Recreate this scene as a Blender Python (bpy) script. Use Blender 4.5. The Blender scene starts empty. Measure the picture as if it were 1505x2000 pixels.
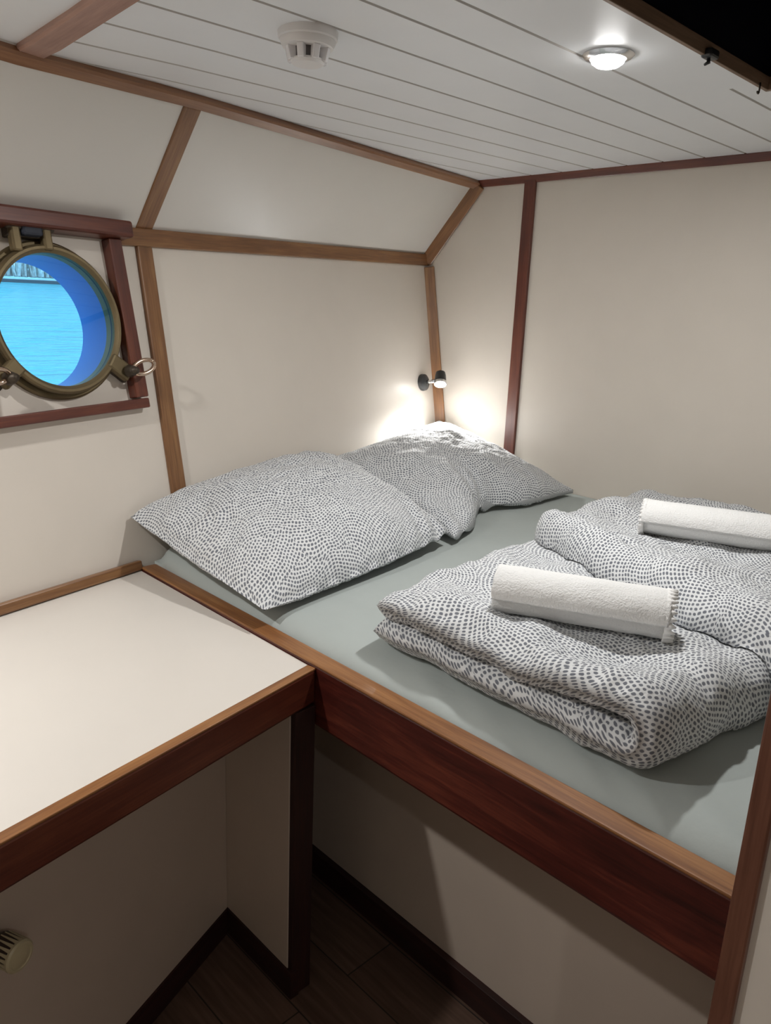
import bpy, bmesh, math, random
from mathutils import Vector, Matrix, noise
from mathutils.bvhtree import BVHTree

random.seed(7)
C = bpy.context.scene.collection
S = bpy.context.scene

# ------------------------------------------------------------------ camera
cam_d = bpy.data.cameras.new('camera')
cam = bpy.data.objects.new('camera', cam_d)
C.objects.link(cam)
RIGHT = Vector((0.69370056, 0.719009, 0.04249233))
UP = Vector((-0.21720855, 0.15258466, 0.9641257))
FWD = Vector((-0.68673137, 0.67804424, -0.26202296))
mw = Matrix((RIGHT, UP, -FWD)).transposed().to_4x4()
mw.translation = Vector((0, 0, 1.035))
cam.matrix_world = mw
cam_d.sensor_fit = 'VERTICAL'
cam_d.sensor_height = 36.0
cam_d.lens = 1508.0 * 36.0 / 2000.0
cam_d.clip_start = 0.02
S.camera = cam

# ------------------------------------------------------------------ world, exposure, lamps' strengths
S.view_settings.view_transform = 'Standard'
S.view_settings.look = 'None'
S.view_settings.gamma = 1.0
S.view_settings.use_curve_mapping = False
S.view_settings.exposure = 0.0
world = bpy.data.worlds.new('dusk_sky')
S.world = world
world.use_nodes = True
bg = world.node_tree.nodes['Background']
bg.inputs[0].default_value = (0.34, 0.71, 1.0, 1)
bg.inputs[1].default_value = 2.0
CEILING_LAMP_W = 7.1
SECOND_LAMP_W = 9.0
THIRD_LAMP_W = 3.4
READING_LAMP_W = 46.0
LAMP_COLOUR = (1.0, 0.985, 0.97)
S.cycles.diffuse_bounces = 8
S.cycles.max_bounces = 14
S.cycles.sample_clamp_indirect = 6.0

FLOOR_Z = -0.25
CEIL_Z = 1.446
FAR_Y = 2.185

# ------------------------------------------------------------------ node helpers
def new_mat(name):
    m = bpy.data.materials.new(name)
    m.use_nodes = True
    return m, m.node_tree.nodes, m.node_tree.links, m.node_tree.nodes['Principled BSDF']

def math_node(n, l, op, a, b=None, c=None):
    k = n.new('ShaderNodeMath'); k.operation = op
    for i, v in enumerate((a, b, c)):
        if v is None: continue
        if isinstance(v, (int, float)): k.inputs[i].default_value = v
        else: l.new(v, k.inputs[i])
    return k.outputs[0]

def plain(name, col, rough=0.5, metal=0.0, spec=0.5, bump=0.0, bump_scale=200.0, var=0.0):
    m, n, l, b = new_mat(name)
    b.inputs['Base Color'].default_value = (*col, 1)
    b.inputs['Roughness'].default_value = rough
    b.inputs['Metallic'].default_value = metal
    b.inputs['Specular IOR Level'].default_value = spec
    tc = n.new('ShaderNodeTexCoord')
    if var > 0:
        nz = n.new('ShaderNodeTexNoise'); nz.inputs['Scale'].default_value = 9.0; nz.inputs['Detail'].default_value = 5.0
        l.new(tc.outputs['Object'], nz.inputs['Vector'])
        r = n.new('ShaderNodeValToRGB')
        r.color_ramp.elements[0].position = 0.3; r.color_ramp.elements[1].position = 0.7
        r.color_ramp.elements[0].color = (*[c * (1 - var) for c in col], 1)
        r.color_ramp.elements[1].color = (*[min(1, c * (1 + var)) for c in col], 1)
        l.new(nz.outputs['Fac'], r.inputs['Fac']); l.new(r.outputs['Color'], b.inputs['Base Color'])
    if bump > 0:
        nz = n.new('ShaderNodeTexNoise'); nz.inputs['Scale'].default_value = bump_scale; nz.inputs['Detail'].default_value = 4.0
        l.new(tc.outputs['Object'], nz.inputs['Vector'])
        bp = n.new('ShaderNodeBump'); bp.inputs['Strength'].default_value = bump; bp.inputs['Distance'].default_value = 0.002
        l.new(nz.outputs['Fac'], bp.inputs['Height']); l.new(bp.outputs['Normal'], b.inputs['Normal'])
    return m

def wood(name, dark, mid, light, rough=0.38, coat=0.25, grain=1.0):
    """Grain runs along each piece's own local X axis."""
    m, n, l, b = new_mat(name)
    tc = n.new('ShaderNodeTexCoord')
    oi = n.new('ShaderNodeObjectInfo')
    off = n.new('ShaderNodeVectorMath'); off.operation = 'ADD'
    sc = n.new('ShaderNodeVectorMath'); sc.operation = 'SCALE'
    cb = n.new('ShaderNodeCombineXYZ')
    for i in range(3): l.new(oi.outputs['Random'], cb.inputs[i])
    l.new(cb.outputs[0], sc.inputs[0]); sc.inputs['Scale'].default_value = 13.0
    l.new(tc.outputs['Object'], off.inputs[0]); l.new(sc.outputs[0], off.inputs[1])
    mp = n.new('ShaderNodeMapping'); mp.inputs['Scale'].default_value = (2.2, 26 * grain, 26 * grain)
    l.new(off.outputs[0], mp.inputs['Vector'])
    n1 = n.new('ShaderNodeTexNoise'); n1.inputs['Scale'].default_value = 1.6; n1.inputs['Detail'].default_value = 7
    n1.inputs['Roughness'].default_value = 0.62; n1.inputs['Distortion'].default_value = 0.5
    l.new(mp.outputs[0], n1.inputs['Vector'])
    mp2 = n.new('ShaderNodeMapping'); mp2.inputs['Scale'].default_value = (9, 190 * grain, 190 * grain)
    l.new(off.outputs[0], mp2.inputs['Vector'])
    n2 = n.new('ShaderNodeTexNoise'); n2.inputs['Scale'].default_value = 1.5; n2.inputs['Detail'].default_value = 3
    l.new(mp2.outputs[0], n2.inputs['Vector'])
    mixv = math_node(n, l, 'MULTIPLY_ADD', n2.outputs['Fac'], 0.35, math_node(n, l, 'MULTIPLY', n1.outputs['Fac'], 0.7))
    r = n.new('ShaderNodeValToRGB')
    e = r.color_ramp.elements
    e[0].position = 0.34; e[0].color = (*dark, 1)
    e[1].position = 0.72; e[1].color = (*light, 1)
    k = e.new(0.52); k.color = (*mid, 1)
    l.new(mixv, r.inputs['Fac']); l.new(r.outputs['Color'], b.inputs['Base Color'])
    b.inputs['Roughness'].default_value = rough
    b.inputs['Coat Weight'].default_value = coat
    b.inputs['Coat Roughness'].default_value = 0.28
    bp = n.new('ShaderNodeBump'); bp.inputs['Strength'].default_value = 0.15; bp.inputs['Distance'].default_value = 0.001
    l.new(mixv, bp.inputs['Height']); l.new(bp.outputs['Normal'], b.inputs['Normal'])
    return m

def emit(name, col, strength):
    m, n, l, b = new_mat(name)
    b.inputs['Base Color'].default_value = (0.8, 0.8, 0.8, 1)
    b.inputs['Emission Color'].default_value = (*col, 1)
    b.inputs['Emission Strength'].default_value = strength
    return m

def dotted_cotton(name, seed):
    """Off-white cotton with rows of small grey dabs that flow in curves. UV is in metres."""
    m, n, l, b = new_mat(name)
    uv = n.new('ShaderNodeUVMap')
    base = n.new('ShaderNodeVectorMath'); base.operation = 'ADD'; base.inputs[1].default_value = (seed, seed * 1.7, 0)
    l.new(uv.outputs[0], base.inputs[0])
    nz = n.new('ShaderNodeTexNoise'); nz.inputs['Scale'].default_value = 7.0; nz.inputs['Detail'].default_value = 0.5
    l.new(base.outputs[0], nz.inputs['Vector'])
    sub = n.new('ShaderNodeVectorMath'); sub.operation = 'SUBTRACT'; sub.inputs[1].default_value = (0.5, 0.5, 0.5)
    l.new(nz.outputs['Color'], sub.inputs[0])
    sca = n.new('ShaderNodeVectorMath'); sca.operation = 'SCALE'; sca.inputs['Scale'].default_value = 0.045
    l.new(sub.outputs[0], sca.inputs[0])
    add = n.new('ShaderNodeVectorMath'); add.operation = 'ADD'
    l.new(base.outputs[0], add.inputs[0]); l.new(sca.outputs[0], add.inputs[1])
    # rows of dabs run in arcs round scattered centres
    VS = 7.5
    vo = n.new('ShaderNodeTexVoronoi'); vo.voronoi_dimensions = '2D'; vo.inputs['Scale'].default_value = VS
    l.new(add.outputs[0], vo.inputs['Vector'])
    sv = n.new('ShaderNodeVectorMath'); sv.operation = 'SUBTRACT'
    sc_ = n.new('ShaderNodeSeparateColor'); l.new(vo.outputs['Color'], sc_.inputs[0])
    an = math_node(n, l, 'MULTIPLY', sc_.outputs[0], 6.2832)
    of = n.new('ShaderNodeCombineXYZ')
    l.new(math_node(n, l, 'MULTIPLY', math_node(n, l, 'COSINE', an), 0.14), of.inputs[0])
    l.new(math_node(n, l, 'MULTIPLY', math_node(n, l, 'SINE', an), 0.14), of.inputs[1])
    ce = n.new('ShaderNodeVectorMath'); ce.operation = 'ADD'
    l.new(vo.outputs['Position'], ce.inputs[0]); l.new(of.outputs[0], ce.inputs[1])
    l.new(add.outputs[0], sv.inputs[0]); l.new(ce.outputs[0], sv.inputs[1])
    sx = n.new('ShaderNodeSeparateXYZ'); l.new(sv.outputs[0], sx.inputs[0])
    ln = n.new('ShaderNodeVectorMath'); ln.operation = 'LENGTH'
    cxy = n.new('ShaderNodeCombineXYZ'); l.new(sx.outputs[0], cxy.inputs[0]); l.new(sx.outputs[1], cxy.inputs[1])
    l.new(cxy.outputs[0], ln.inputs[0])
    py = math_node(n, l, 'DIVIDE', ln.outputs['Value'], 0.0079)
    row = math_node(n, l, 'FLOOR', py)
    around = math_node(n, l, 'MAXIMUM', math_node(n, l, 'ROUND', math_node(n, l, 'MULTIPLY', math_node(n, l, 'ADD', row, 0.5), 5.6)), 1.0)
    turn = math_node(n, l, 'MULTIPLY_ADD', math_node(n, l, 'ARCTAN2', sx.outputs[1], sx.outputs[0]), 0.1591549, 0.5)
    px2 = math_node(n, l, 'MULTIPLY', turn, around)
    col = math_node(n, l, 'FLOOR', px2)
    cc = n.new('ShaderNodeCombineXYZ'); l.new(row, cc.inputs[0]); l.new(col, cc.inputs[1]); l.new(vo.outputs['Distance'], cc.inputs[2]) if False else None
    w2 = n.new('ShaderNodeTexWhiteNoise'); w2.noise_dimensions = '2D'; l.new(cc.outputs[0], w2.inputs['Vector'])
    fx = math_node(n, l, 'SUBTRACT', math_node(n, l, 'FRACT', px2), 0.5)
    fy = math_node(n, l, 'SUBTRACT', math_node(n, l, 'FRACT', py), 0.5)
    size = math_node(n, l, 'MULTIPLY_ADD', w2.outputs['Value'], 0.10, 0.31)
    ax = math_node(n, l, 'POWER', math_node(n, l, 'DIVIDE', math_node(n, l, 'ABSOLUTE', fx), size), 2.4)
    ay = math_node(n, l, 'POWER', math_node(n, l, 'DIVIDE', math_node(n, l, 'ABSOLUTE', fy), math_node(n, l, 'MULTIPLY', size, 0.92)), 2.4)
    d = math_node(n, l, 'ADD', ax, ay)
    mr = n.new('ShaderNodeMapRange'); mr.inputs['From Min'].default_value = 0.6; mr.inputs['From Max'].default_value = 1.25
    mr.inputs['To Min'].default_value = 1; mr.inputs['To Max'].default_value = 0
    l.new(d, mr.inputs['Value'])
    mx = n.new('ShaderNodeMix'); mx.data_type = 'RGBA'
    mx.inputs[6].default_value = (0.67, 0.685, 0.69, 1)
    mx.inputs[7].default_value = (0.155, 0.165, 0.19, 1)
    l.new(mr.outputs[0], mx.inputs[0])
    l.new(mx.outputs[2], b.inputs['Base Color'])
    b.inputs['Roughness'].default_value = 0.85
    b.inputs['Specular IOR Level'].default_value = 0.2
    b.inputs['Sheen Weight'].default_value = 0.15
    # fine crumple
    nb = n.new('ShaderNodeTexNoise'); nb.inputs['Scale'].default_value = 38; nb.inputs['Detail'].default_value = 5; nb.inputs['Distortion'].default_value = 0.6
    l.new(base.outputs[0], nb.inputs['Vector'])
    bp = n.new('ShaderNodeBump'); bp.inputs['Strength'].default_value = 0.35; bp.inputs['Distance'].default_value = 0.01
    l.new(nb.outputs['Fac'], bp.inputs['Height']); l.new(bp.outputs['Normal'], b.inputs['Normal'])
    return m

M = {}
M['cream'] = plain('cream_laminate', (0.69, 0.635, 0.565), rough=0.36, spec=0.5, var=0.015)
M['shaded_cream'] = plain('shaded_cream_laminate', (0.56, 0.475, 0.395), rough=0.4, spec=0.4, var=0.02)  # darker, browner cream: shade under desk and bunk put into the colour
M['post_wood'] = wood('brown_mahogany', (0.085, 0.032, 0.019), (0.14, 0.056, 0.034), (0.20, 0.088, 0.054))
M['cream_top'] = plain('pale_cream_laminate', (0.69, 0.65, 0.595), rough=0.33, spec=0.5, var=0.01)
M['panel_white'] = plain('off_white_laminate', (0.69, 0.665, 0.62), rough=0.3, spec=0.5, var=0.01)
M['ceiling'] = plain('white_painted_planks', (0.81, 0.83, 0.85), rough=0.42, var=0.012)
M['groove'] = plain('darker_plank_groove', (0.52, 0.50, 0.47), rough=0.8)  # groove sides greyer and darker than the plank faces
M['mahogany'] = wood('red_mahogany', (0.055, 0.011, 0.006), (0.10, 0.022, 0.011), (0.165, 0.045, 0.02))
M['mahogany_dark'] = wood('dark_mahogany', (0.014, 0.004, 0.003), (0.025, 0.006, 0.004), (0.045, 0.011, 0.007), rough=0.6, coat=0.0)
M['rail_wood'] = wood('bed_rail_mahogany', (0.028, 0.005, 0.004), (0.072, 0.012, 0.008), (0.155, 0.034, 0.018), grain=0.8)
M['lit_mahogany'] = wood('lit_orange_brown_mahogany', (0.13, 0.046, 0.014), (0.23, 0.094, 0.029), (0.36, 0.170, 0.060), rough=0.42)  # lighter orange-brown copy of the mahogany: light on top edges put into the colour
M['teak'] = wood('brown_teak', (0.12, 0.05, 0.018), (0.20, 0.09, 0.034), (0.30, 0.155, 0.062))
M['worn_teak'] = wood('worn_brown_teak', (0.15, 0.065, 0.03), (0.24, 0.11, 0.05), (0.33, 0.17, 0.085))
M['pink_wood'] = wood('pinkish_beam_wood', (0.30, 0.16, 0.12), (0.37, 0.21, 0.16), (0.45, 0.27, 0.21), rough=0.45)
M['cotton_a'] = dotted_cotton('dotted_cotton_duvet', 1.0)
M['cotton_b'] = dotted_cotton('dotted_cotton_second_duvet', 5.3)
M['cotton_c'] = dotted_cotton('dotted_cotton_pillowcase', 9.1)
M['cotton_d'] = dotted_cotton('dotted_cotton_second_pillowcase', 14.6)
M['sheet'] = plain('grey_green_sheet', (0.385, 0.42, 0.405), rough=0.9, spec=0.15, bump=0.25, bump_scale=60, var=0.02)
M['terry'] = plain('white_terry', (0.78, 0.78, 0.765), rough=0.95, spec=0.1, bump=0.9, bump_scale=330)
M['hem'] = plain('white_terry_hem', (0.77, 0.765, 0.745), rough=0.9, spec=0.1, bump=0.4, bump_scale=260)
M['brass'] = plain('tarnished_brass', (0.17, 0.13, 0.07), rough=0.5, metal=0.7, bump=0.2, bump_scale=60, var=0.2)
M['dark_brass'] = plain('blackened_brass', (0.07, 0.055, 0.04), rough=0.5, metal=0.6, bump=0.2, bump_scale=60)
M['polished'] = plain('polished_bronze', (0.62, 0.47, 0.36), rough=0.2, metal=1.0)
M['gasket'] = plain('black_rubber', (0.02, 0.025, 0.04), rough=0.6)
M['hull_blue'] = plain('blue_hull_paint', (0.07, 0.23, 0.62), rough=0.5)
M['black'] = plain('black_metal', (0.018, 0.019, 0.02), rough=0.35)
M['chrome'] = plain('chrome', (0.75, 0.75, 0.76), rough=0.15, metal=1.0)
M['white_plastic'] = plain('white_plastic', (0.76, 0.745, 0.735), rough=0.35)
M['clear_rib'] = plain('pale_glossy_plastic', (0.80, 0.79, 0.80), rough=0.12)
M['grille'] = plain('dark_grille', (0.12, 0.11, 0.11), rough=0.6)
M['lens'] = emit('lit_lens', LAMP_COLOUR, 30.0)
M['reading_lens'] = emit('lit_reading_lens', (1.0, 0.985, 0.96), 40.0)
M['blackout'] = plain('black_cloth', (0.006, 0.006, 0.010), rough=0.95, spec=0.05)
M['hatch_wood'] = wood('weathered_hatch_wood', (0.13, 0.075, 0.045), (0.19, 0.115, 0.07), (0.26, 0.17, 0.11), rough=0.55, coat=0.05)
M['knob_dark'] = plain('dark_knob_ridges', (0.035, 0.02, 0.014), rough=0.4)
M['knob_cap'] = plain('cream_knob_cap', (0.50, 0.44, 0.28), rough=0.4)
M['screw'] = plain('steel_screw', (0.3, 0.28, 0.26), rough=0.4, metal=0.8)

def floor_mat():
    m, n, l, b = new_mat('dark_wood_floorboards')
    tc = n.new('ShaderNodeTexCoord')
    br = n.new('ShaderNodeTexBrick')
    mp = n.new('ShaderNodeMapping'); mp.inputs['Rotation'].default_value = (0, 0, 0)
    l.new(tc.outputs['Object'], mp.inputs['Vector']); l.new(mp.outputs[0], br.inputs['Vector'])
    br.inputs['Scale'].default_value = 1.0; br.inputs['Brick Width'].default_value = 0.9; br.inputs['Row Height'].default_value = 0.12
    br.inputs['Mortar Size'].default_value = 0.0015
    br.inputs['Color1'].default_value = (0.13, 0.075, 0.052, 1); br.inputs['Color2'].default_value = (0.165, 0.10, 0.07, 1)
    br.inputs['Mortar'].default_value = (0.03, 0.02, 0.015, 1)
    mp2 = n.new('ShaderNodeMapping'); mp2.inputs['Scale'].default_value = (6, 90, 1)
    l.new(tc.outputs['Object'], mp2.inputs['Vector'])
    nz = n.new('ShaderNodeTexNoise'); nz.inputs['Scale'].default_value = 1.2; nz.inputs['Detail'].default_value = 6
    l.new(mp2.outputs[0], nz.inputs['Vector'])
    mx = n.new('ShaderNodeMix'); mx.data_type = 'RGBA'; mx.blend_type = 'MULTIPLY'; mx.inputs[0].default_value = 0.8
    rr = n.new('ShaderNodeValToRGB'); rr.color_ramp.elements[0].position = 0.3; rr.color_ramp.elements[0].color = (0.45, 0.42, 0.4, 1)
    rr.color_ramp.elements[1].position = 0.7; rr.color_ramp.elements[1].color = (1, 1, 1, 1)
    l.new(nz.outputs['Fac'], rr.inputs['Fac'])
    l.new(br.outputs['Color'], mx.inputs[6]); l.new(rr.outputs['Color'], mx.inputs[7])
    l.new(mx.outputs[2], b.inputs['Base Color'])
    b.inputs['Roughness'].default_value = 0.5
    return m
M['floor'] = floor_mat()

def glass_mat():
    m, n, l, b = new_mat('thin_window_glass')
    n.remove(b)
    out = [k for k in n if k.type == 'OUTPUT_MATERIAL'][0]
    tr = n.new('ShaderNodeBsdfTransparent'); tr.inputs[0].default_value = (0.95, 0.98, 1.0, 1)
    gl = n.new('ShaderNodeBsdfGlossy'); gl.inputs['Roughness'].default_value = 0.02
    fr = n.new('ShaderNodeFresnel'); fr.inputs['IOR'].default_value = 1.45
    mx = n.new('ShaderNodeMixShader')
    l.new(fr.outputs[0], mx.inputs[0]); l.new(tr.outputs[0], mx.inputs[1]); l.new(gl.outputs[0], mx.inputs[2])
    l.new(mx.outputs[0], out.inputs['Surface'])
    return m
M['glass'] = glass_mat()

def water_mat():
    m, n, l, b = new_mat('rippled_water')
    b.inputs['Base Color'].default_value = (0.16, 0.62, 0.72, 1)
    b.inputs['Roughness'].default_value = 0.2
    tc = n.new('ShaderNodeTexCoord')
    mp = n.new('ShaderNodeMapping'); mp.inputs['Scale'].default_value = (1.6, 0.5, 1)
    l.new(tc.outputs['Object'], mp.inputs['Vector'])
    nz = n.new('ShaderNodeTexNoise'); nz.inputs['Scale'].default_value = 2.2; nz.inputs['Detail'].default_value = 5
    l.new(mp.outputs[0], nz.inputs['Vector'])
    bp = n.new('ShaderNodeBump'); bp.inputs['Strength'].default_value = 0.9; bp.inputs['Distance'].default_value = 0.35
    l.new(nz.outputs['Fac'], bp.inputs['Height']); l.new(bp.outputs['Normal'], b.inputs['Normal'])
    return m
M['water'] = water_mat()
M['reed'] = plain('pale_reeds', (0.70, 0.70, 0.68), rough=0.8, var=0.35)
M['bank'] = plain('dark_bank_soil', (0.10, 0.12, 0.14), rough=0.9)

# ------------------------------------------------------------------ object helpers
def link(name, me, mat, parent=None, smooth=False):
    o = bpy.data.objects.new(name, me)
    C.objects.link(o)
    if mat is not None:
        if isinstance(mat, (list, tuple)):
            for k in mat: me.materials.append(k)
        else:
            me.materials.append(mat)
    if smooth:
        for p in me.polygons: p.use_smooth = True
    if parent is not None:
        o.parent = parent
        o.matrix_parent_inverse = parent_matrix(parent).inverted()
    return o

def parent_matrix(o):
    m = Matrix.LocRotScale(o.location, o.rotation_euler, o.scale)
    if o.parent is not None:
        m = parent_matrix(o.parent) @ o.matrix_parent_inverse @ m
    return m

def set_matrix(o, m):
    """Place o (world matrix m), whether or not it has a parent (parent inverse is already set)."""
    loc, rot, sca = m.decompose()
    o.location = loc; o.rotation_euler = rot.to_euler(); o.scale = sca

def thing(name, label, cat, loc=(0, 0, 0), group=None):
    o = bpy.data.objects.new(name, None)
    C.objects.link(o)
    o.location = loc
    o.empty_display_size = 0.05
    return tag(o, label, cat, group)

def tag(o, label, cat, group=None):
    o['label'] = label; o['category'] = cat
    if group: o['group'] = group
    return o

def structure(o):
    o['kind'] = 'structure'
    return o

def bm_obj(name, bm, mat, parent=None, smooth=False, recalc=True):
    if recalc: bmesh.ops.recalc_face_normals(bm, faces=bm.faces)
    me = bpy.data.meshes.new(name)
    bm.to_mesh(me); bm.free()
    return link(name, me, mat, parent, smooth)

def box_bm(sx, sy, sz, bevel=0.0, seg=2):
    bm = bmesh.new()
    bmesh.ops.create_cube(bm, size=1.0)
    for v in bm.verts: v.co = Vector((v.co.x * sx, v.co.y * sy, v.co.z * sz))
    if bevel > 0:
        bmesh.ops.bevel(bm, geom=bm.edges[:], offset=bevel, segments=seg, affect='EDGES', profile=0.5)
    return bm

def frame_matrix(origin, xdir, zdir):
    x = Vector(xdir).normalized(); z = Vector(zdir); z = (z - x * z.dot(x)).normalized(); y = z.cross(x)
    m = Matrix((x, y, z)).transposed().to_4x4(); m.translation = Vector(origin)
    return m

def beam(name, p0, p1, normal, width, height, mat, parent=None, sink=0.002, bevel=0.003):
    """A batten from p0 to p1, lying on a surface with the given normal; local X runs along it."""
    p0, p1 = Vector(p0), Vector(p1)
    bm = box_bm((p1 - p0).length, width, height, bevel)
    o = bm_obj(name, bm, mat, parent)
    nn = Vector(normal); d = (p1 - p0).normalized(); nn = (nn - d * nn.dot(d)).normalized()
    set_matrix(o, frame_matrix((p0 + p1) / 2 + nn * (height / 2 - sink), d, nn))
    return o

def block(name, lo, hi, mat, parent=None, bevel=0.002, along='x'):
    lo, hi = Vector(lo), Vector(hi); s = hi - lo; c = (lo + hi) / 2
    if along == 'x': dims, m = (s.x, s.y, s.z), Matrix.Translation(c)
    elif along == 'y': dims, m = (s.y, s.x, s.z), Matrix.Translation(c) @ Matrix.Rotation(math.pi / 2, 4, 'Z')
    else: dims, m = (s.z, s.y, s.x), Matrix.Translation(c) @ Matrix.Rotation(-math.pi / 2, 4, 'Y')
    o = bm_obj(name, box_bm(*dims, bevel), mat, parent)
    set_matrix(o, m)
    return o

def prism(name, pts, z0, z1, mat, parent=None, bevel=0.0):
    bm = bmesh.new()
    a = [bm.verts.new((x, y, z0)) for x, y in pts]; b = [bm.verts.new((x, y, z1)) for x, y in pts]
    bm.faces.new(a[::-1]); bm.faces.new(b)
    for i in range(len(pts)):
        j = (i + 1) % len(pts); bm.faces.new((a[i], a[j], b[j], b[i]))
    if bevel > 0: bmesh.ops.bevel(bm, geom=bm.edges[:], offset=bevel, segments=2, affect='EDGES')
    return bm_obj(name, bm, mat, parent)

def lathe_bm(profile, seg=48, cap=True):
    """profile: list of (radius, z)"""
    bm = bmesh.new(); rings = []
    for r, z in profile:
        rings.append([bm.verts.new((r * math.cos(2 * math.pi * i / seg), r * math.sin(2 * math.pi * i / seg), z)) for i in range(seg)])
    for a, b in zip(rings, rings[1:]):
        for i in range(seg):
            j = (i + 1) % seg; bm.faces.new((a[i], a[j], b[j], b[i]))
    if cap:
        bm.faces.new(rings[0][::-1]); bm.faces.new(rings[-1])
    return bm

def lathe(name, profile, mat, matrix, parent=None, seg=48, cap=True, angle=35):
    o = bm_obj(name, lathe_bm(profile, seg, cap), mat, parent, smooth=True)
    set_matrix(o, matrix)
    for e in o.data.edges: pass
    o.data.set_sharp_from_angle(angle=math.radians(angle))
    return o

def ring_bm(profile, seg=64):
    """closed profile revolved: a solid ring"""
    bm = bmesh.new(); rings = []
    for r, z in profile:
        rings.append([bm.verts.new((r * math.cos(2 * math.pi * i / seg), r * math.sin(2 * math.pi * i / seg), z)) for i in range(seg)])
    k = len(rings)
    for q in range(k):
        a, b = rings[q], rings[(q + 1) % k]
        for i in range(seg):
            j = (i + 1) % seg; bm.faces.new((a[i], a[j], b[j], b[i]))
    return bm

def ring(name, profile, mat, matrix, parent=None, seg=64):
    o = bm_obj(name, ring_bm(profile, seg), mat, parent, smooth=True)
    set_matrix(o, matrix)
    o.data.set_sharp_from_angle(angle=math.radians(35))
    return o

def tube_mesh(name, pts, radii, mat, parent=None, seg=14, matrix=None):
    bm = bmesh.new(); rings = []
    pts = [Vector(p) for p in pts]
    up = Vector((0.13, 0.21, 0.97))
    for i, p in enumerate(pts):
        t = (pts[min(i + 1, len(pts) - 1)] - pts[max(i - 1, 0)]).normalized()
        x = up.cross(t).normalized(); y = t.cross(x)
        r = radii[i] if isinstance(radii, (list, tuple)) else radii
        rings.append([bm.verts.new(p + (x * math.cos(2 * math.pi * k / seg) + y * math.sin(2 * math.pi * k / seg)) * r) for k in range(seg)])
    for a, b in zip(rings, rings[1:]):
        for i in range(seg):
            j = (i + 1) % seg; bm.faces.new((a[i], a[j], b[j], b[i]))
    bm.faces.new(rings[0][::-1]); bm.faces.new(rings[-1])
    o = bm_obj(name, bm, mat, parent, smooth=True)
    if matrix is not None: set_matrix(o, matrix)
    return o

# ------------------------------------------------------------------ the setting
# hull side: the lower wall leans in towards its foot, the upper panel leans in towards the ceiling
TAPER = -0.235
def hull_x(y, z): return -1.512 + TAPER * y - 0.181 * (z - 1.035)
def upper_x(y, z): return -1.7035 + TAPER * y + 0.9434 * (z - 1.035)
CHINE_Z = 1.2053
def chine_z(y): return CHINE_Z - 0.029 * (2.185 - y)
HN = Vector((1, 0.235, 0.181)).normalized()
UN = Vector((1, 0.235, -0.9434)).normalized()
ALONG = Vector((TAPER, 1, 0)).normalized()
HUP = HN.cross(ALONG)
if HUP.z < 0: HUP = -HUP
NEAR_Y = -1.35
RIGHT_X = 1.45

PY, PZ = 0.645, 0.967                        # porthole centre on the hull wall
PC = Vector((hull_x(PY, PZ), PY, PZ))
PM = frame_matrix(PC, ALONG, HN)             # local x along the hull, y up (see below), z into the cabin
HOLE_R = 0.137

def hull_wall():
    bm = bmesh.new()
    def at(a, b): return PC + ALONG * a + HUP * b
    def v(a, b): return bm.verts.new(at(a, b))
    def ab(y, z):                            # plane coordinates of the point of the wall at (y, z)
        p = Vector((hull_x(y, z), y, z)) - PC
        return p.dot(ALONG), p.dot(HUP)
    h = 0.2
    a0, b0 = ab(NEAR_Y, FLOOR_Z); a1, b1 = ab(FAR_Y, CHINE_Z)
    def quad(xa, ya, xb, yb): bm.faces.new((v(xa, ya), v(xb, ya), v(xb, yb), v(xa, yb)))
    quad(a0, b0, -h, b1); quad(h, b0, a1 + .02, b1)
    quad(-h, b0, h, -h); quad(-h, h, h, b1)
    n = 64; inner = []; outer = []
    for i in range(n):
        t = 2 * math.pi * i / n; c, s = math.cos(t), math.sin(t); k = h / max(abs(c), abs(s))
        inner.append(v(HOLE_R * c, HOLE_R * s)); outer.append(v(k * c, k * s))
    for i in range(n):
        j = (i + 1) % n; bm.faces.new((inner[i], outer[i], outer[j], inner[j]))
    bmesh.ops.remove_doubles(bm, verts=bm.verts, dist=1e-5)
    return structure(bm_obj('wall_left', bm, M['cream']))
hull_wall()

bm = bmesh.new()
rows = []
for i in range(13):
    y = NEAR_Y + (FAR_Y - NEAR_Y) * i / 12
    lo_ = Vector((hull_x(y, chine_z(y)), y, chine_z(y))); hi_ = Vector((upper_x(y, CEIL_Z + .01), y, CEIL_Z + .01))
    rows.append([bm.verts.new(lo_.lerp(hi_, k / 6)) for k in range(7)])
for p, r in zip(rows, rows[1:]):
    for k in range(6): bm.faces.new((p[k], p[k + 1], r[k + 1], r[k]))
structure(bm_obj('wall_left_upper', bm, M['panel_white'], smooth=True))

# far bulkhead: outline follows the hull
def outline(y):
    return [(hull_x(y, FLOOR_Z), FLOOR_Z), (hull_x(y, CHINE_Z), CHINE_Z), (upper_x(y, CEIL_Z + .012), CEIL_Z + .012)]
def cross_wall(name, y, x1, th, mat):
    pts = outline(y) + [(x1, CEIL_Z + .012), (x1, FLOOR_Z)]
    bm = bmesh.new()
    a = [bm.verts.new((x, y, z)) for x, z in pts]; b = [bm.verts.new((x, y + th, z)) for x, z in pts]
    bm.faces.new(a); bm.faces.new(b[::-1])
    for i in range(len(pts)):
        j = (i + 1) % len(pts); bm.faces.new((a[i], b[i], b[j], a[j]))
    return structure(bm_obj(name, bm, mat))
cross_wall('wall_far', FAR_Y, RIGHT_X, 0.03, M['cream'])
cross_wall('wall_near', NEAR_Y, RIGHT_X, -0.03, M['cream'])
structure(block('wall_right', (RIGHT_X, NEAR_Y, FLOOR_Z), (RIGHT_X + .03, FAR_Y, CEIL_Z + .012), M['cream'], bevel=0))
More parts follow.
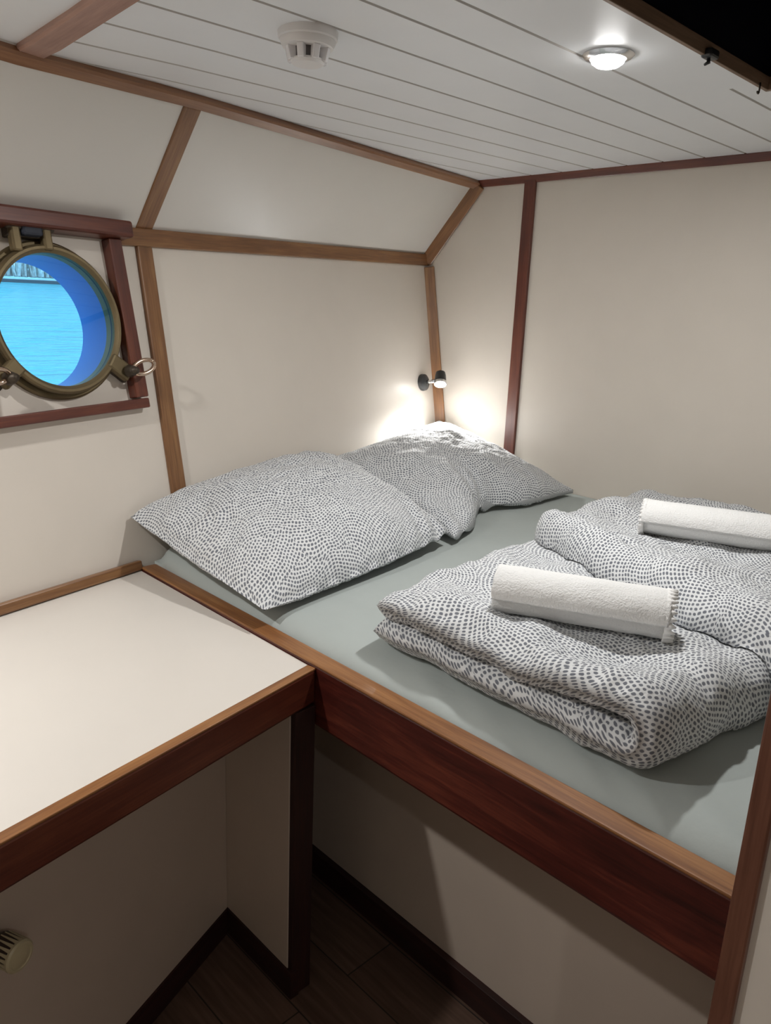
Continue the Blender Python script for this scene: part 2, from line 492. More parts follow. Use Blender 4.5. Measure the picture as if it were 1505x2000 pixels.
structure(block('wall_right_front', (-0.196, 0.742, FLOOR_Z), (RIGHT_X, 0.772, CEIL_Z), M['cream'], bevel=0))
structure(block('wall_right_side', (0.46, 0.772, FLOOR_Z), (0.49, FAR_Y, CEIL_Z), M['cream'], bevel=0))

structure(prism('floor', [(hull_x(NEAR_Y, FLOOR_Z) - .05, NEAR_Y), (RIGHT_X, NEAR_Y), (RIGHT_X, FAR_Y), (hull_x(FAR_Y, FLOOR_Z) - .05, FAR_Y)],
                FLOOR_Z - 0.03, FLOOR_Z, M['floor']))

# ceiling: tongue-and-groove planks running along the hull, with the hatch opening left free
HX0, HX1, HY0, HY1 = -0.667, -0.10, 0.80, 1.606
def edge_drop(y):
    if y > 0.93: return 0.014 * (FAR_Y - y) / (FAR_Y - 0.93)
    return min(0.027, 0.014 + 0.013 * (0.93 - y) / 0.38)
def ceil_drop(x, y):
    ky = edge_drop(y); kx = min(1.0, max(0.0, (-0.90 - x) / 0.5))
    return ky * kx
def ceiling():
    bm = bmesh.new()
    cuts = [-2.02, -1.93, -1.825, -1.715, -1.605, -1.49, -1.38, -1.268, -1.157, -1.038, -0.929, -0.826, -0.714]
    x = -0.714
    while x < RIGHT_X - 0.12: x += 0.11; cuts.append(x)
    cuts.append(RIGHT_X)
    g = 0.0022
    def strip(xa, xb, ya, yb, la=True, lb=True):
        prof = [(xa, CEIL_Z + .006), (xa + g * .5, CEIL_Z + .003), (xa + g * 1.6, CEIL_Z)] if la else [(xa, CEIL_Z)]
        prof += [(xb - g * 1.6, CEIL_Z), (xb - g * .5, CEIL_Z + .003), (xb, CEIL_Z + .006)] if lb else [(xb, CEIL_Z)]
        p = [bm.verts.new((px, ya, pz)) for px, pz in prof]; r = [bm.verts.new((px, yb, pz)) for px, pz in prof]
        for i in range(len(prof) - 1):
            f = bm.faces.new((p[i], r[i], r[i + 1], p[i + 1]))
            dz = max(prof[i][1], prof[i + 1][1]) - CEIL_Z
            f.material_index = 1 if dz > 1e-6 else 0
    def left_limit(y): return upper_x(y, CEIL_Z) - 0.03
    for xa, xb in zip(cuts, cuts[1:]):
        # far part (beyond the cross beam) is planked
        for ya, yb in ((0.55, HY0), (HY0, 1.155), (1.155, 1.56), (1.56, HY1), (HY1, FAR_Y)):
            inside = ya >= HY0 - 1e-6 and yb <= HY1 + 1e-6
            y_ok = yb
            if xb < left_limit(yb) : continue
            a, b = xa, xb
            if inside:
                if a >= HX0 - 1e-6 and b <= HX1 + 1e-6: continue
                if a < HX0 < b: b = HX0
                elif a < HX1 < b: a = HX1
            flat = -0.83 < xa and xb < 0.05 and yb <= 1.5601   # smooth panel beside the hatch
            la = not (-0.80 < xa < 0.0 and yb <= 1.5601) and a == xa
            lb = not (-0.80 < xb < 0.0 and yb <= 1.5601) and b == xb
            strip(a, b, ya, yb, la, lb)
    # the part nearer than the beam is smooth
    for xa, xb in ((None, -1.25), (-1.25, -0.90), (-0.90, RIGHT_X)):
        p = [bm.verts.new(c) for c in ((left_limit(NEAR_Y) if xa is None else xa, NEAR_Y, CEIL_Z), (xb, NEAR_Y, CEIL_Z), (xb, 0.55, CEIL_Z), (left_limit(0.55) if xa is None else xa, 0.55, CEIL_Z))]
        bm.faces.new(p)
    for v in bm.verts: v.co.z -= ceil_drop(v.co.x, v.co.y)
    for f in bm.faces:
        f.normal_update()
        if f.normal.z > 0: f.normal_flip()
    return structure(bm_obj('ceiling', bm, [M['ceiling'], M['groove']], recalc=False))
ceiling()

# ---- wooden trims of the room
def trim(idx, *a, **k): return structure(beam('trim_%d' % idx, *a, **k))
def U(y, z): return Vector((upper_x(y, z), y, z))
def H(y, z): return Vector((hull_x(y, z), y, z))
# ceiling / hull edge
def swept(idx, pts, normal, width, height, mat, sink=0.002):
    """A batten of rectangular section along a bent line."""
    bm = bmesh.new(); rings = []; c = 0.004
    pts = [Vector(p) for p in pts]
    for i, p in enumerate(pts):
        d = (pts[min(i + 1, len(pts) - 1)] - pts[max(i - 1, 0)]).normalized()
        nn = Vector(normal); nn = (nn - d * nn.dot(d)).normalized(); w = d.cross(nn)
        sec = [(-width / 2, -sink), (width / 2, -sink), (width / 2, height - sink - c), (width / 2 - c, height - sink), (-width / 2 + c, height - sink), (-width / 2, height - sink - c)]
        rings.append([bm.verts.new(p + w * a + nn * b) for a, b in sec])
    for a, b in zip(rings, rings[1:]):
        for i in range(6): bm.faces.new((a[i], a[(i + 1) % 6], b[(i + 1) % 6], b[i]))
    bm.faces.new(rings[0]); bm.faces.new(rings[-1][::-1])
    for v in bm.verts: v.co -= pts[0]
    d = (pts[-1] - pts[0]).normalized(); m = frame_matrix((0, 0, 0), d, normal)
    bm.transform(m.inverted())
    o = bm_obj('trim_%d' % idx, bm, mat)
    m.translation = pts[0]; set_matrix(o, m)
    return structure(o)
swept(1, [U(y, CEIL_Z - .009 - edge_drop(y)) for y in (NEAR_Y, 0.0, 0.55, 0.75, 0.93, 1.3, FAR_Y)], UN * 0.9 + Vector((0, 0, -0.6)), 0.030, 0.016, M['worn_teak'])
# chine
trim(2, H(0.80, chine_z(0.80) - .014), H(FAR_Y, CHINE_Z - .014), HN * 0.8 + UN * 0.2, 0.040, 0.014, M['teak'])
# upper stud, lower stud by the porthole
trim(3, H(0.900, chine_z(0.900) + .008), U(0.926, CEIL_Z - .034), UN, 0.046, 0.012, M['teak'])
trim(4, H(0.921, 0.30), H(0.895, chine_z(.9) - .034), HN, 0.043, 0.012, M['teak'])
# corner between hull and bulkhead, lower and upper
diag = HN + Vector((0, -1, 0))
trim(5, (hull_x(FAR_Y, 0.30) + .012, FAR_Y - .008, 0.30), (hull_x(FAR_Y, CHINE_Z - .04) + .012, FAR_Y - .008, CHINE_Z - .04), HN * .55 + Vector((0, -1, 0)), 0.046, 0.014, M['teak'])
trim(6, (upper_x(FAR_Y, CHINE_Z) + .008, FAR_Y - .008, CHINE_Z - .018), (upper_x(FAR_Y, CEIL_Z) + .008, FAR_Y - .008, CEIL_Z - .012), UN * .55 + Vector((0, -1, 0)), 0.044, 0.014, M['teak'])
# bulkhead / ceiling
trim(7, (upper_x(FAR_Y, CEIL_Z), FAR_Y, CEIL_Z - .005), (RIGHT_X, FAR_Y, CEIL_Z - .005), (0, -1, -.55), 0.026, 0.014, M['mahogany'])
# upright on the bulkhead
trim(8, (-1.605, FAR_Y, 0.30), (-1.611, FAR_Y, CEIL_Z - .012), (0, -1, 0), 0.044, 0.012, M['mahogany'])
# cross beam under the ceiling
swept(9, [(upper_x(.57, CEIL_Z - .027) + .004, 0.568, CEIL_Z - .027), (-1.40, 0.568, CEIL_Z - .027), (-0.90, 0.568, CEIL_Z), (RIGHT_X, 0.568, CEIL_Z)], (0, 0, -1), 0.05, 0.012, M['pink_wood'])
# edge strip of the right wall
structure(block('trim_10', (-0.214, 0.735, FLOOR_Z), (-0.190, 0.80, CEIL_Z), M['post_wood'], along='z', bevel=0.003))

# ------------------------------------------------------------------ outside the porthole
bm = bmesh.new()
tilt = 0.031
pts = [(-1.95, -40), (-40, -40), (-40, 60), (-1.95, 60)]
bm.faces.new([bm.verts.new((x, y, -0.28 + (-1.95 - x) * tilt * 1.9)) for x, y in pts])
structure(bm_obj('water', bm, M['water']))
BX = -26.0
bz = -0.28 + (-1.95 - BX) * tilt * 1.9
structure(prism('bank', [(BX, -20), (BX - 8, -20), (BX - 8, 45), (BX, 45)], bz - .3, bz + 0.10, M['bank']))
bm = bmesh.new()
for i in range(2600):
    y = random.uniform(-8, 26); x = BX - random.uniform(0.1, 2.5); h = random.uniform(1.5, 4.2); w = random.uniform(0.02, 0.07)
    a = random.uniform(0, math.pi); lx, ly = random.uniform(-.5, .5), random.uniform(-.5, .5)
    dx, dy = math.cos(a) * w, math.sin(a) * w
    b0 = [bm.verts.new((x - dx, y - dy, bz + .2)), bm.verts.new((x + dx, y + dy, bz + .2)), bm.verts.new((x + dy, y - dx, bz + .2))]
    top = bm.verts.new((x + lx, y + ly, bz + .2 + h))
    for k in range(3): bm.faces.new((b0[k], b0[(k + 1) % 3], top))
reeds = bm_obj('reeds', bm, M['reed'])
reeds['kind'] = 'stuff'
tag(reeds, 'pale reeds on the far bank across the water, seen through the porthole', 'reeds')

# ------------------------------------------------------------------ porthole
# PM: x along the hull, z into the cabin, y = z cross x (downwards or upwards); make y point up
if (PM.to_3x3() @ Vector((0, 1, 0))).z < 0:
    PM = PM @ Matrix.Rotation(math.pi, 4, 'Z')
PX = 1 if (PM.to_3x3() @ Vector((1, 0, 0))).dot(ALONG) > 0 else -1
win = structure(bpy.data.objects.new('window_1', None)); C.objects.link(win)
win.location = PC
win['label'] = 'round brass opening porthole in the left wall, blue water behind it'
def pm(dx=0, dy=0, dz=0): return PM @ Matrix.Translation((dx * PX, dy, dz))
tun = ring('window_reveal', [(HOLE_R, 0.0), (HOLE_R + .012, 0.0), (HOLE_R + .012, -.088), (HOLE_R - .004, -.088)], M['hull_blue'], pm(), win)
ring('window_flange', [(0.133, -.004), (0.160, -.004), (0.160, 0.007), (0.156, 0.010), (0.134, 0.010)], M['brass'], pm(), win)
ring('window_seal', [(0.134, 0.009), (0.144, 0.009), (0.144, 0.017), (0.134, 0.017)], M['gasket'], pm(), win)
rg = ring('window_ring', [(0.133, 0.016), (0.148, 0.016), (0.150, 0.020), (0.149, 0.026), (0.145, 0.030), (0.140, 0.030), (0.136, 0.026), (0.133, 0.024)], M['brass'], pm(), win)
gl = lathe('window_pane', [(0.1345, 0.018), (0.1345, 0.022)], M['glass'], pm(), win, seg=64)
# hinge at the top: two lugs on the ring, a block on the wall and a pin
HG = -0.034
for dx in (HG - 0.034, HG + 0.034):
    o = bm_obj('hinge_lug', box_bm(0.020, 0.052, 0.018, 0.004), M['brass'], win); set_matrix(o, pm(dx, 0.162 - (0.006 if dx < -.05 else 0), 0.024))
o = bm_obj('hinge_block', box_bm(0.092, 0.034, 0.022, 0.003), M['dark_brass'], win); set_matrix(o, pm(HG, 0.176, 0.012))
o = bm_obj('hinge_knuckle', box_bm(0.044, 0.022, 0.024, 0.005), M['gasket'], win); set_matrix(o, pm(HG, 0.172, 0.026))
tube_mesh('hinge_pin', [(-0.05, 0, 0), (0.05, 0, 0)], 0.006, M['dark_brass'], win, matrix=pm(HG, 0.178, 0.028))
# two screw dogs at the lower corners: a slotted lug, a swing bolt and a looped wing nut
for s in (1, -1):
    ang = math.radians(-38 if s > 0 else -142)
    ca, sa = math.cos(ang), math.sin(ang)
    R = Matrix.Rotation(ang if PX > 0 else math.pi - ang, 4, 'Z')
    o = bm_obj('dog_lug', box_bm(0.058, 0.036, 0.018, 0.005), M['brass'], win); set_matrix(o, pm(ca * .164, sa * .164, 0.023) @ R)
    o = bm_obj('dog_bracket', box_bm(0.050, 0.030, 0.012, 0.003), M['dark_brass'], win); set_matrix(o, pm(ca * .176, sa * .176, 0.005) @ R)
    b = tube_mesh('swing_bolt', [(0, 0, 0.0), (0, 0, 0.060)], 0.0075, M['dark_brass'], win, matrix=pm(ca * .180, sa * .180, 0.004))
    nut = lathe('wing_nut', [(0.013, 0), (0.014, 0.004), (0.011, 0.016), (0.006, 0.020)], M['dark_brass'], pm(ca * .180, sa * .180, 0.037), win, seg=24)
    # the nut's handle is an oval loop lying across the bolt
    loop = []
    for k in range(33):
        t = 2 * math.pi * k / 32
        loop.append((0.026 + 0.026 * math.cos(t), 0.015 * math.sin(t), 0.006 * math.cos(t)))
    tube_mesh('wing_handle', loop, 0.0048, M['polished'], nut, seg=10,
              matrix=pm(ca * .180 + .004 * s, sa * .180, 0.052) @ Matrix.Rotation(math.radians(14) if s > 0 else math.pi - math.radians(10), 4, 'Z') @ Matrix.Rotation(math.radians(-30), 4, 'X'))
# the box frame of red wood around it
def HP(y, z): return Vector((hull_x(y, z), y, z))
b = beam('window_frame', HP(0.43, 1.158), HP(0.838, 1.158), HN, 0.036, 0.050, M['mahogany'], win, bevel=0.006)
b = beam('window_frame', HP(0.826, 0.80), HP(0.803, 1.140), HN, 0.034, 0.028, M['mahogany'], win)
b = beam('window_frame', HP(0.452, 0.80), HP(0.452, 1.140), HN, 0.034, 0.028, M['mahogany'], win)
b = beam('window_frame', HP(0.43, 0.776), HP(0.843, 0.787), HN, 0.022, 0.028, M['mahogany'], win)

# ------------------------------------------------------------------ desk
desk = thing('desk', 'built-in cream desk with a mahogany front edge in the left corner beside the bed', 'desk', (-1.2, 0.3, FLOOR_Z))
DZ = 0.420
NEAR = -0.55
def lip_x(y): return -0.937 + (-0.2045) * (y - 0.761)
def back_x(y): return hull_x(y, DZ) + 0.002
prism('desk_top', [(back_x(NEAR), NEAR), (lip_x(NEAR) - .018, NEAR), (lip_x(.775) - .018, 0.775), (back_x(.775), 0.775)], DZ - .035, DZ, M['cream_top'], desk, bevel=0.0012)
beam('edge_board', (lip_x(NEAR) - .009, NEAR, DZ - .032), (lip_x(.774) - .009, 0.774, DZ - .032), (1, .2, 0), 0.064, 0.020, M['mahogany'], desk, sink=0.010, bevel=0.005)
beam('edge_lit_top', (lip_x(NEAR) - .009, NEAR, DZ), (lip_x(.774) - .009, 0.774, DZ), (0, 0, 1), 0.019, 0.004, M['lit_mahogany'], desk, sink=0.0022, bevel=0.0012)  # lit top of the edge board, painted lighter than its front
beam('back_strip', (back_x(NEAR), NEAR, DZ + .011), (back_x(.775), 0.775, DZ + .011), HN, 0.022, 0.016, M['teak'], desk, bevel=0.003)
# cabinet front, set back from the edge, with its knob
CAB_A = Vector((-1.150, 0.726)); CAB_D = Vector((0.112, -0.277)).normalized()
far = CAB_A; near = CAB_A + CAB_D * 1.30
def slab(name, a, b, z0, z1, th, mat, parent, bevel=0.001):
    d = (b - a).normalized(); nrm = Vector((-d.y, d.x))
    if nrm.x > 0: nrm = -nrm
    o = bm_obj(name, box_bm((b - a).length, z1 - z0, th, bevel), mat, parent)
    c = (a + b) / 2 + nrm * th / 2
    set_matrix(o, frame_matrix((c.x, c.y, (z0 + z1) / 2), (d.x, d.y, 0), (-nrm.x, -nrm.y, 0)))
    return o
front = slab('front_panel', near, far, -0.19, DZ - .035, 0.016, M['shaded_cream'], desk)
slab('plinth', near + Vector((.004, 0)), far + Vector((.004, 0)), FLOOR_Z, -0.19, 0.02, M['mahogany_dark'], desk)
block('end_panel', (-1.165, 0.726, -0.19), (-0.946, 0.742, DZ - .035), M['shaded_cream'], desk, bevel=0.0008)
block('end_plinth', (-1.15, 0.722, FLOOR_Z), (-0.930, 0.742, -0.19), M['mahogany_dark'], desk, bevel=0.001)
block('end_board', (-0.9465, 0.7275, FLOOR_Z), (-0.933, 0.772, DZ - .066), M['mahogany_dark'], desk, along='z', bevel=0.002)
kn = Vector((-CAB_D.y, CAB_D.x)); kn = kn if kn.x > 0 else -kn
kp = CAB_A + CAB_D * ((Vector((-0.955, 0.231)) - CAB_A).dot(CAB_D))
KM = frame_matrix((kp.x, kp.y, 0.188), (CAB_D.x, CAB_D.y, 0), (kn.x, kn.y, 0))
kb = lathe('knob', [(0.011, -0.001), (0.012, 0.008), (0.018, 0.013), (0.0205, 0.020), (0.0205, 0.046), (0.019, 0.049)], M['knob_dark'], KM, front, seg=60)
cap = bmesh.new()
seg, prof = 60, [(0.0175, 0.049), (0.0200, 0.049), (0.0215, 0.0505), (0.0215, 0.0535), (0.0195, 0.056), (0.0165, 0.0565), (0.0155, 0.0555), (0.008, 0.0570), (0.001, 0.0575)]
rings = [[cap.verts.new((r * math.cos(2 * math.pi * i / seg), r * math.sin(2 * math.pi * i / seg), z)) for i in range(seg)] for r, z in prof]
for a_, b_ in zip(rings, rings[1:]):
    for i in range(seg): cap.faces.new((a_[i], a_[(i + 1) % seg], b_[(i + 1) % seg], b_[i]))
cap.faces.new(rings[-1])
for k in range(20):                                  # tapering pale ribs that run back from the cap
    t = 2 * math.pi * k / 20; ct_, st_ = math.cos(t), math.sin(t)
    q = []
    for r, z, hw in ((0.0216, 0.0520, 0.0023), (0.0214, 0.040, 0.0015), (0.0212, 0.022, 0.0006)):
        for sg in (-1, 1): q.append(cap.verts.new((r * ct_ - sg * hw * st_, r * st_ + sg * hw * ct_, z)))
        for sg in (-1, 1): q.append(cap.verts.new(((r - .0016) * ct_ - sg * hw * st_, (r - .0016) * st_ + sg * hw * ct_, z)))
    for i in (0, 4):
        cap.faces.new((q[i], q[i + 1], q[i + 5], q[i + 4])); cap.faces.new((q[i], q[i + 4], q[i + 6], q[i + 2])); cap.faces.new((q[i + 1], q[i + 3], q[i + 7], q[i + 5]))
ko = bm_obj('knob_cap', cap, M['knob_cap'], front)
set_matrix(ko, KM)
ko['label'] = 'cream cap with thin ribs on the dark knob'

# ------------------------------------------------------------------ bed
bed = thing('bed', 'built-in double bunk with a mahogany side rail against the far wall', 'bed', (-0.9, 1.4, FLOOR_Z))
RZ = 0.427
rl = block('side_rail', (-1.575, 0.776, 0.310), (-0.205, 0.812, RZ), M['rail_wood'], bed, bevel=0.006)
block('rail_lit_top', (-1.572, 0.7755, RZ - .004), (-0.2055, 0.8125, RZ + .0015), M['lit_mahogany'], bed, bevel=0.0022)  # lit top of the rail, painted lighter than its side
block('platform', (-1.80, 0.812, 0.315), (0.455, FAR_Y - .002, 0.345), M['mahogany_dark'], bed, bevel=0)
block('base_panel', (-1.45, 0.980, -0.19), (0.455, 0.998, 0.315), M['shaded_cream'], bed, bevel=0.0008)
block('plinth', (-1.45, 0.966, FLOOR_Z), (0.455, 0.998, -0.19), M['mahogany_dark'], bed, bevel=0.001)

# ------------------------------------------------------------------ mattress with its fitted sheet
def fnoise(p, octaves=3):
    a, s, t = 1.0, 0.0, 0.0
    p = Vector(p)
    for _ in range(octaves):
        s += a * noise.noise(p); t += a; a *= 0.5; p = p * 2.03 + Vector((3.1, 1.7, 5.2))
    return s / t

MZ = 0.452
def mattress():
    def corner_x0(y): return hull_x(y, 0.44) + 0.018
    r = 0.05
    def params(n, rr):
        e = [rr * (1 - math.cos(math.pi / 2 * i / 7)) for i in range(8)]
        m = [rr + (1 - 2 * rr) * i / n for i in range(1, n)]
        return e + m + [1 - k for k in reversed(e)]
    Y0, Y1, X1 = 0.8125, FAR_Y - 0.006, 0.45
    us = params(170, 0.028); vs = params(90, 0.04)
    bm = bmesh.new(); grid = []
    for v in vs:
        y = Y0 + v * (Y1 - Y0); x0 = corner_x0(y); row = []
        for u in us:
            x = x0 + u * (X1 - x0)
            d = min((x - x0), (X1 - x), (y - Y0), (Y1 - y))
            dz = 0.0
            dx_, dy_ = max(0, r - (x - x0)), max(0, r - (y - Y0))
            dd = min(r, math.hypot(dx_, dy_))
            dz = r - math.sqrt(max(0, r * r - dd * dd))
            z = MZ - dz * 0.75
            # higher at the head end, softly sagging elsewhere
            z += 0.028 * math.exp(-((x - x0) / 0.22) ** 2)
            fr = math.exp(-((y - Y0) / 0.10) ** 2)
            k = (x * 5.0 + y * 9.0)
            z += 0.0045 * fr * fnoise((k, y * 3, 1.3), 2) + 0.0025 * fnoise((x * 6, y * 6, 7.7), 3)
            z += 0.008 * fr * fnoise((x * 12 + y * 20, y * 2.0, 4.0), 2) * (0.35 + math.exp(-((x + 0.25) / 0.4) ** 2))
            z -= 0.010 * fr
            row.append(bm.verts.new((x, y, z)))
        grid.append(row)
    for a, b in zip(grid, grid[1:]):
        for i in range(len(a) - 1): bm.faces.new((a[i], a[i + 1], b[i + 1], b[i]))
    border = [grid[0][i] for i in range(len(us))] + [grid[j][-1] for j in range(1, len(vs))] + [grid[-1][i] for i in range(len(us) - 2, -1, -1)] + [grid[j][0] for j in range(len(vs) - 2, 0, -1)]
    low = [bm.verts.new((v.co.x, v.co.y, 0.3455)) for v in border]
    for i in range(len(border)):
        j = (i + 1) % len(border); bm.faces.new((border[i], low[i], low[j], border[j]))
    bm.faces.new(low)
    return bm_obj('mattress', bm, M['sheet'], None, smooth=True)
mat = tag(mattress(), 'mattress in a smooth grey-green fitted sheet on the bunk', 'mattress')
# ------------------------------------------------------------------ soft goods
def cushion(name, base, prof_s, prof_v, ns, nv, thick, mat, parent=None, size=(1, 1), seed=0.0, puff=0.012, wr=0.004, floor_z=None, skew=0.5, post=None):
    """Two sheets sewn along their edge: base(s, v) gives a point and a normal, thickness swells between them."""
    me = bpy.data.meshes.new(name)
    verts, faces, uvs = [], [], []
    def grid(side):
        idx = []
        for j in range(nv + 1):
            v = j / nv; v = 0.5 - 0.5 * math.cos(math.pi * v) * (0.55 + 0.45 * abs(math.cos(math.pi * v)) ** 0.5) if False else v
            row = []
            for i in range(ns + 1):
                s = i / ns
                p, n = base(s, v)
                edge = prof_s(s) * prof_v(v)
                h = thick * edge * (skew if side < 0 else 1.0)
                q = Vector((s * size[0] * 9 + seed, v * size[1] * 9, 1.7 * side + seed))
                h += puff * fnoise(q, 2) * (edge ** 0.5)
                q2 = Vector((s * size[0] * 26 + seed, v * size[1] * 26, 0.9 * side))
                h += wr * (1 - abs(fnoise(q2, 3)) * 2.2) * (edge ** 0.35)
                w = p + n * (h * side)
                if post is not None: w = post(w, s, v, side)
                if floor_z is not None:
                    fz = floor_z(w) if callable(floor_z) else floor_z
                    if w.z < fz: w.z = fz
                row.append(len(verts)); verts.append(w); uvs.append((s * size[0], v * size[1] + (3.3 if side < 0 else 0)))
            idx.append(row)
        return idx
    a, b = grid(1), grid(-1)
    for j in range(nv):
        for i in range(ns):
            faces.append((a[j][i], a[j][i + 1], a[j + 1][i + 1], a[j + 1][i]))
            faces.append((b[j][i], b[j + 1][i], b[j + 1][i + 1], b[j][i + 1]))
    # seam
    def rim(g): return g[0][:] + [g[j][-1] for j in range(1, nv + 1)] + g[-1][-2::-1] + [g[j][0] for j in range(nv - 1, 0, -1)]
    ra, rb = rim(a), rim(b)
    for i in range(len(ra)):
        j = (i + 1) % len(ra); faces.append((ra[i], rb[i], rb[j], ra[j]))
    me.from_pydata([tuple(v) for v in verts], [], faces)
    for g, shift in ((a, 0.0), (b, 3.3)):
        for j in range(nv + 1):                       # lengths along s, measured from the middle
            acc = 0.0; k0 = ns // 2
            L_ = [0.0] * (ns + 1)
            for i in range(k0 + 1, ns + 1): L_[i] = L_[i - 1] + (verts[g[j][i]] - verts[g[j][i - 1]]).length
            for i in range(k0 - 1, -1, -1): L_[i] = L_[i + 1] - (verts[g[j][i]] - verts[g[j][i + 1]]).length
            for i in range(ns + 1): uvs[g[j][i]] = (L_[i], 0.0)
        for i in range(ns + 1):
            k0 = nv // 2
            L_ = [0.0] * (nv + 1)
            for j in range(k0 + 1, nv + 1): L_[j] = L_[j - 1] + (verts[g[j][i]] - verts[g[j - 1][i]]).length
            for j in range(k0 - 1, -1, -1): L_[j] = L_[j + 1] - (verts[g[j][i]] - verts[g[j + 1][i]]).length
            for j in range(nv + 1): uvs[g[j][i]] = (uvs[g[j][i]][0], L_[j] + shift)
    uvl = me.uv_layers.new(name='UVMap')
    for lp in me.loops: uvl.data[lp.index].uv = uvs[lp.vertex_index]
    me.validate(); me.update()
    o = link(name, me, mat, parent, smooth=True)
    return o

def flat_edge(w, q=0.5, p=2.2):
    def f(t):
        d = 1 - abs(2 * t - 1) ** p
        return max(0.0, d) ** q
    return f
def round_edge(e):
    def f(t):
        d = min(t, 1 - t)
        if d >= e: return 1.0
        k = 1 - d / e
        return math.sqrt(max(0.0, 1 - k * k))
    return f

def bilerp(P, u, v): return P[0] * (1 - u) * (1 - v) + P[1] * u * (1 - v) + P[2] * u * v + P[3] * (1 - u) * v

bpy.context.view_layer.update()
def bvh_of(o):
    bm = bmesh.new(); bm.from_mesh(o.data); bm.transform(parent_matrix(o)); t = BVHTree.FromBMesh(bm); bm.free(); return t
MAT_BVH = bvh_of(mat)
def top_at(bvhs, x, y, default):
    z = default
    for t in bvhs:
        hit = t.ray_cast(Vector((x, y, 2.0)), Vector((0, 0, -1)))
        if hit[0] is not None: z = max(z, hit[0].z)
    return z

def pillow(label, P, thick, mat, size, seed, others, bow=0.05, name='pillow', lift=0.0, puff=0.016, wr=0.0045, notch=0.0):
    P = [Vector(p) for p in P]
    def base(s, v):
        u, w = s, v
        # edges draw in between the four pointed corners
        cu, cw = 2 * u - 1, 2 * w - 1
        uu = 0.5 + 0.5 * cu * (1 - bow * (1 - cw * cw))
        ww = 0.5 + 0.5 * cw * (1 - bow * (1 - cu * cu))
        p = bilerp(P, uu, ww)
        e = 0.01
        du = bilerp(P, min(1, uu + e), ww) - bilerp(P, max(0, uu - e), ww)
        dv = bilerp(P, uu, min(1, ww + e)) - bilerp(P, uu, max(0, ww - e))
        n = du.cross(dv).normalized()
        if n.z < 0: n = -n
        return p + Vector((0, 0, lift * (1 - cu * cu) * (1 - cw * cw))), n
    def fz(w): return top_at(others, w.x, w.y, 0.43) + 0.003
    def keep(w, s, v, side):
        k = max(0.0, (s - 0.62) / 0.38)
        if notch > 0:                                  # the inner edge is crumpled and pulled in
            w.x -= notch * k * math.exp(-((v - 0.40) / 0.16) ** 2)
            w.z += 0.011 * side * math.sin(v * 46 + 2.2 * math.sin(v * 17) + 5 * s) * k * math.exp(-((v - 0.30) / 0.30) ** 2) + 0.012 * k * (1 if side > 0 else 0)
        else:
            kk = k * math.exp(-((v - 1.0) / 0.22) ** 2)
            w.z += 0.010 * math.sin(v * 60 + 6 * s) * kk * (1 if side > 0 else 0.3)
            w.x += 0.035 * k * math.sin(math.pi * min(1, v)) * 0.5
        lim = hull_x(w.y, w.z) + 0.012 + (0.008 if side > 0 else 0)
        if w.x < lim: w.x = lim
        if w.y > FAR_Y - .01 : w.y = FAR_Y - .01
        return w
    o = cushion(name, base, flat_edge(0, 0.55, 2.6), flat_edge(0, 0.55, 2.6), 110, 110, thick, mat, None, size, seed, puff, wr, fz, 0.45, keep)
    return tag(o, label, 'pillow', 'dotted pillows at the head of the bed')

# far pillow first, the near one lies over its edge
pil_far = pillow('grey dotted pillow in the far corner, lit white by the reading lamp',
                 [(-1.78, 1.42, 0.545), (-1.190, 1.420, 0.470), (-1.315, 2.150, 0.462), (-1.925, 2.165, 0.615)], 0.068, M['cotton_d'], (0.62, 0.72), 3.0, [MAT_BVH], 0.09, lift=0.035, puff=0.015, wr=0.0045, notch=0.075)
PF = bvh_of(pil_far)
pil_near = pillow('grey dotted pillow next to the desk, nearest the porthole',
                  [(-1.600, 0.765, 0.545), (-1.112, 0.790, 0.468), (-1.195, 1.400, 0.490), (-1.785, 1.500, 0.570)], 0.085, M['cotton_c'], (0.62, 0.72), 8.0, [MAT_BVH, PF], 0.0, lift=0.03, puff=0.018, wr=0.006)

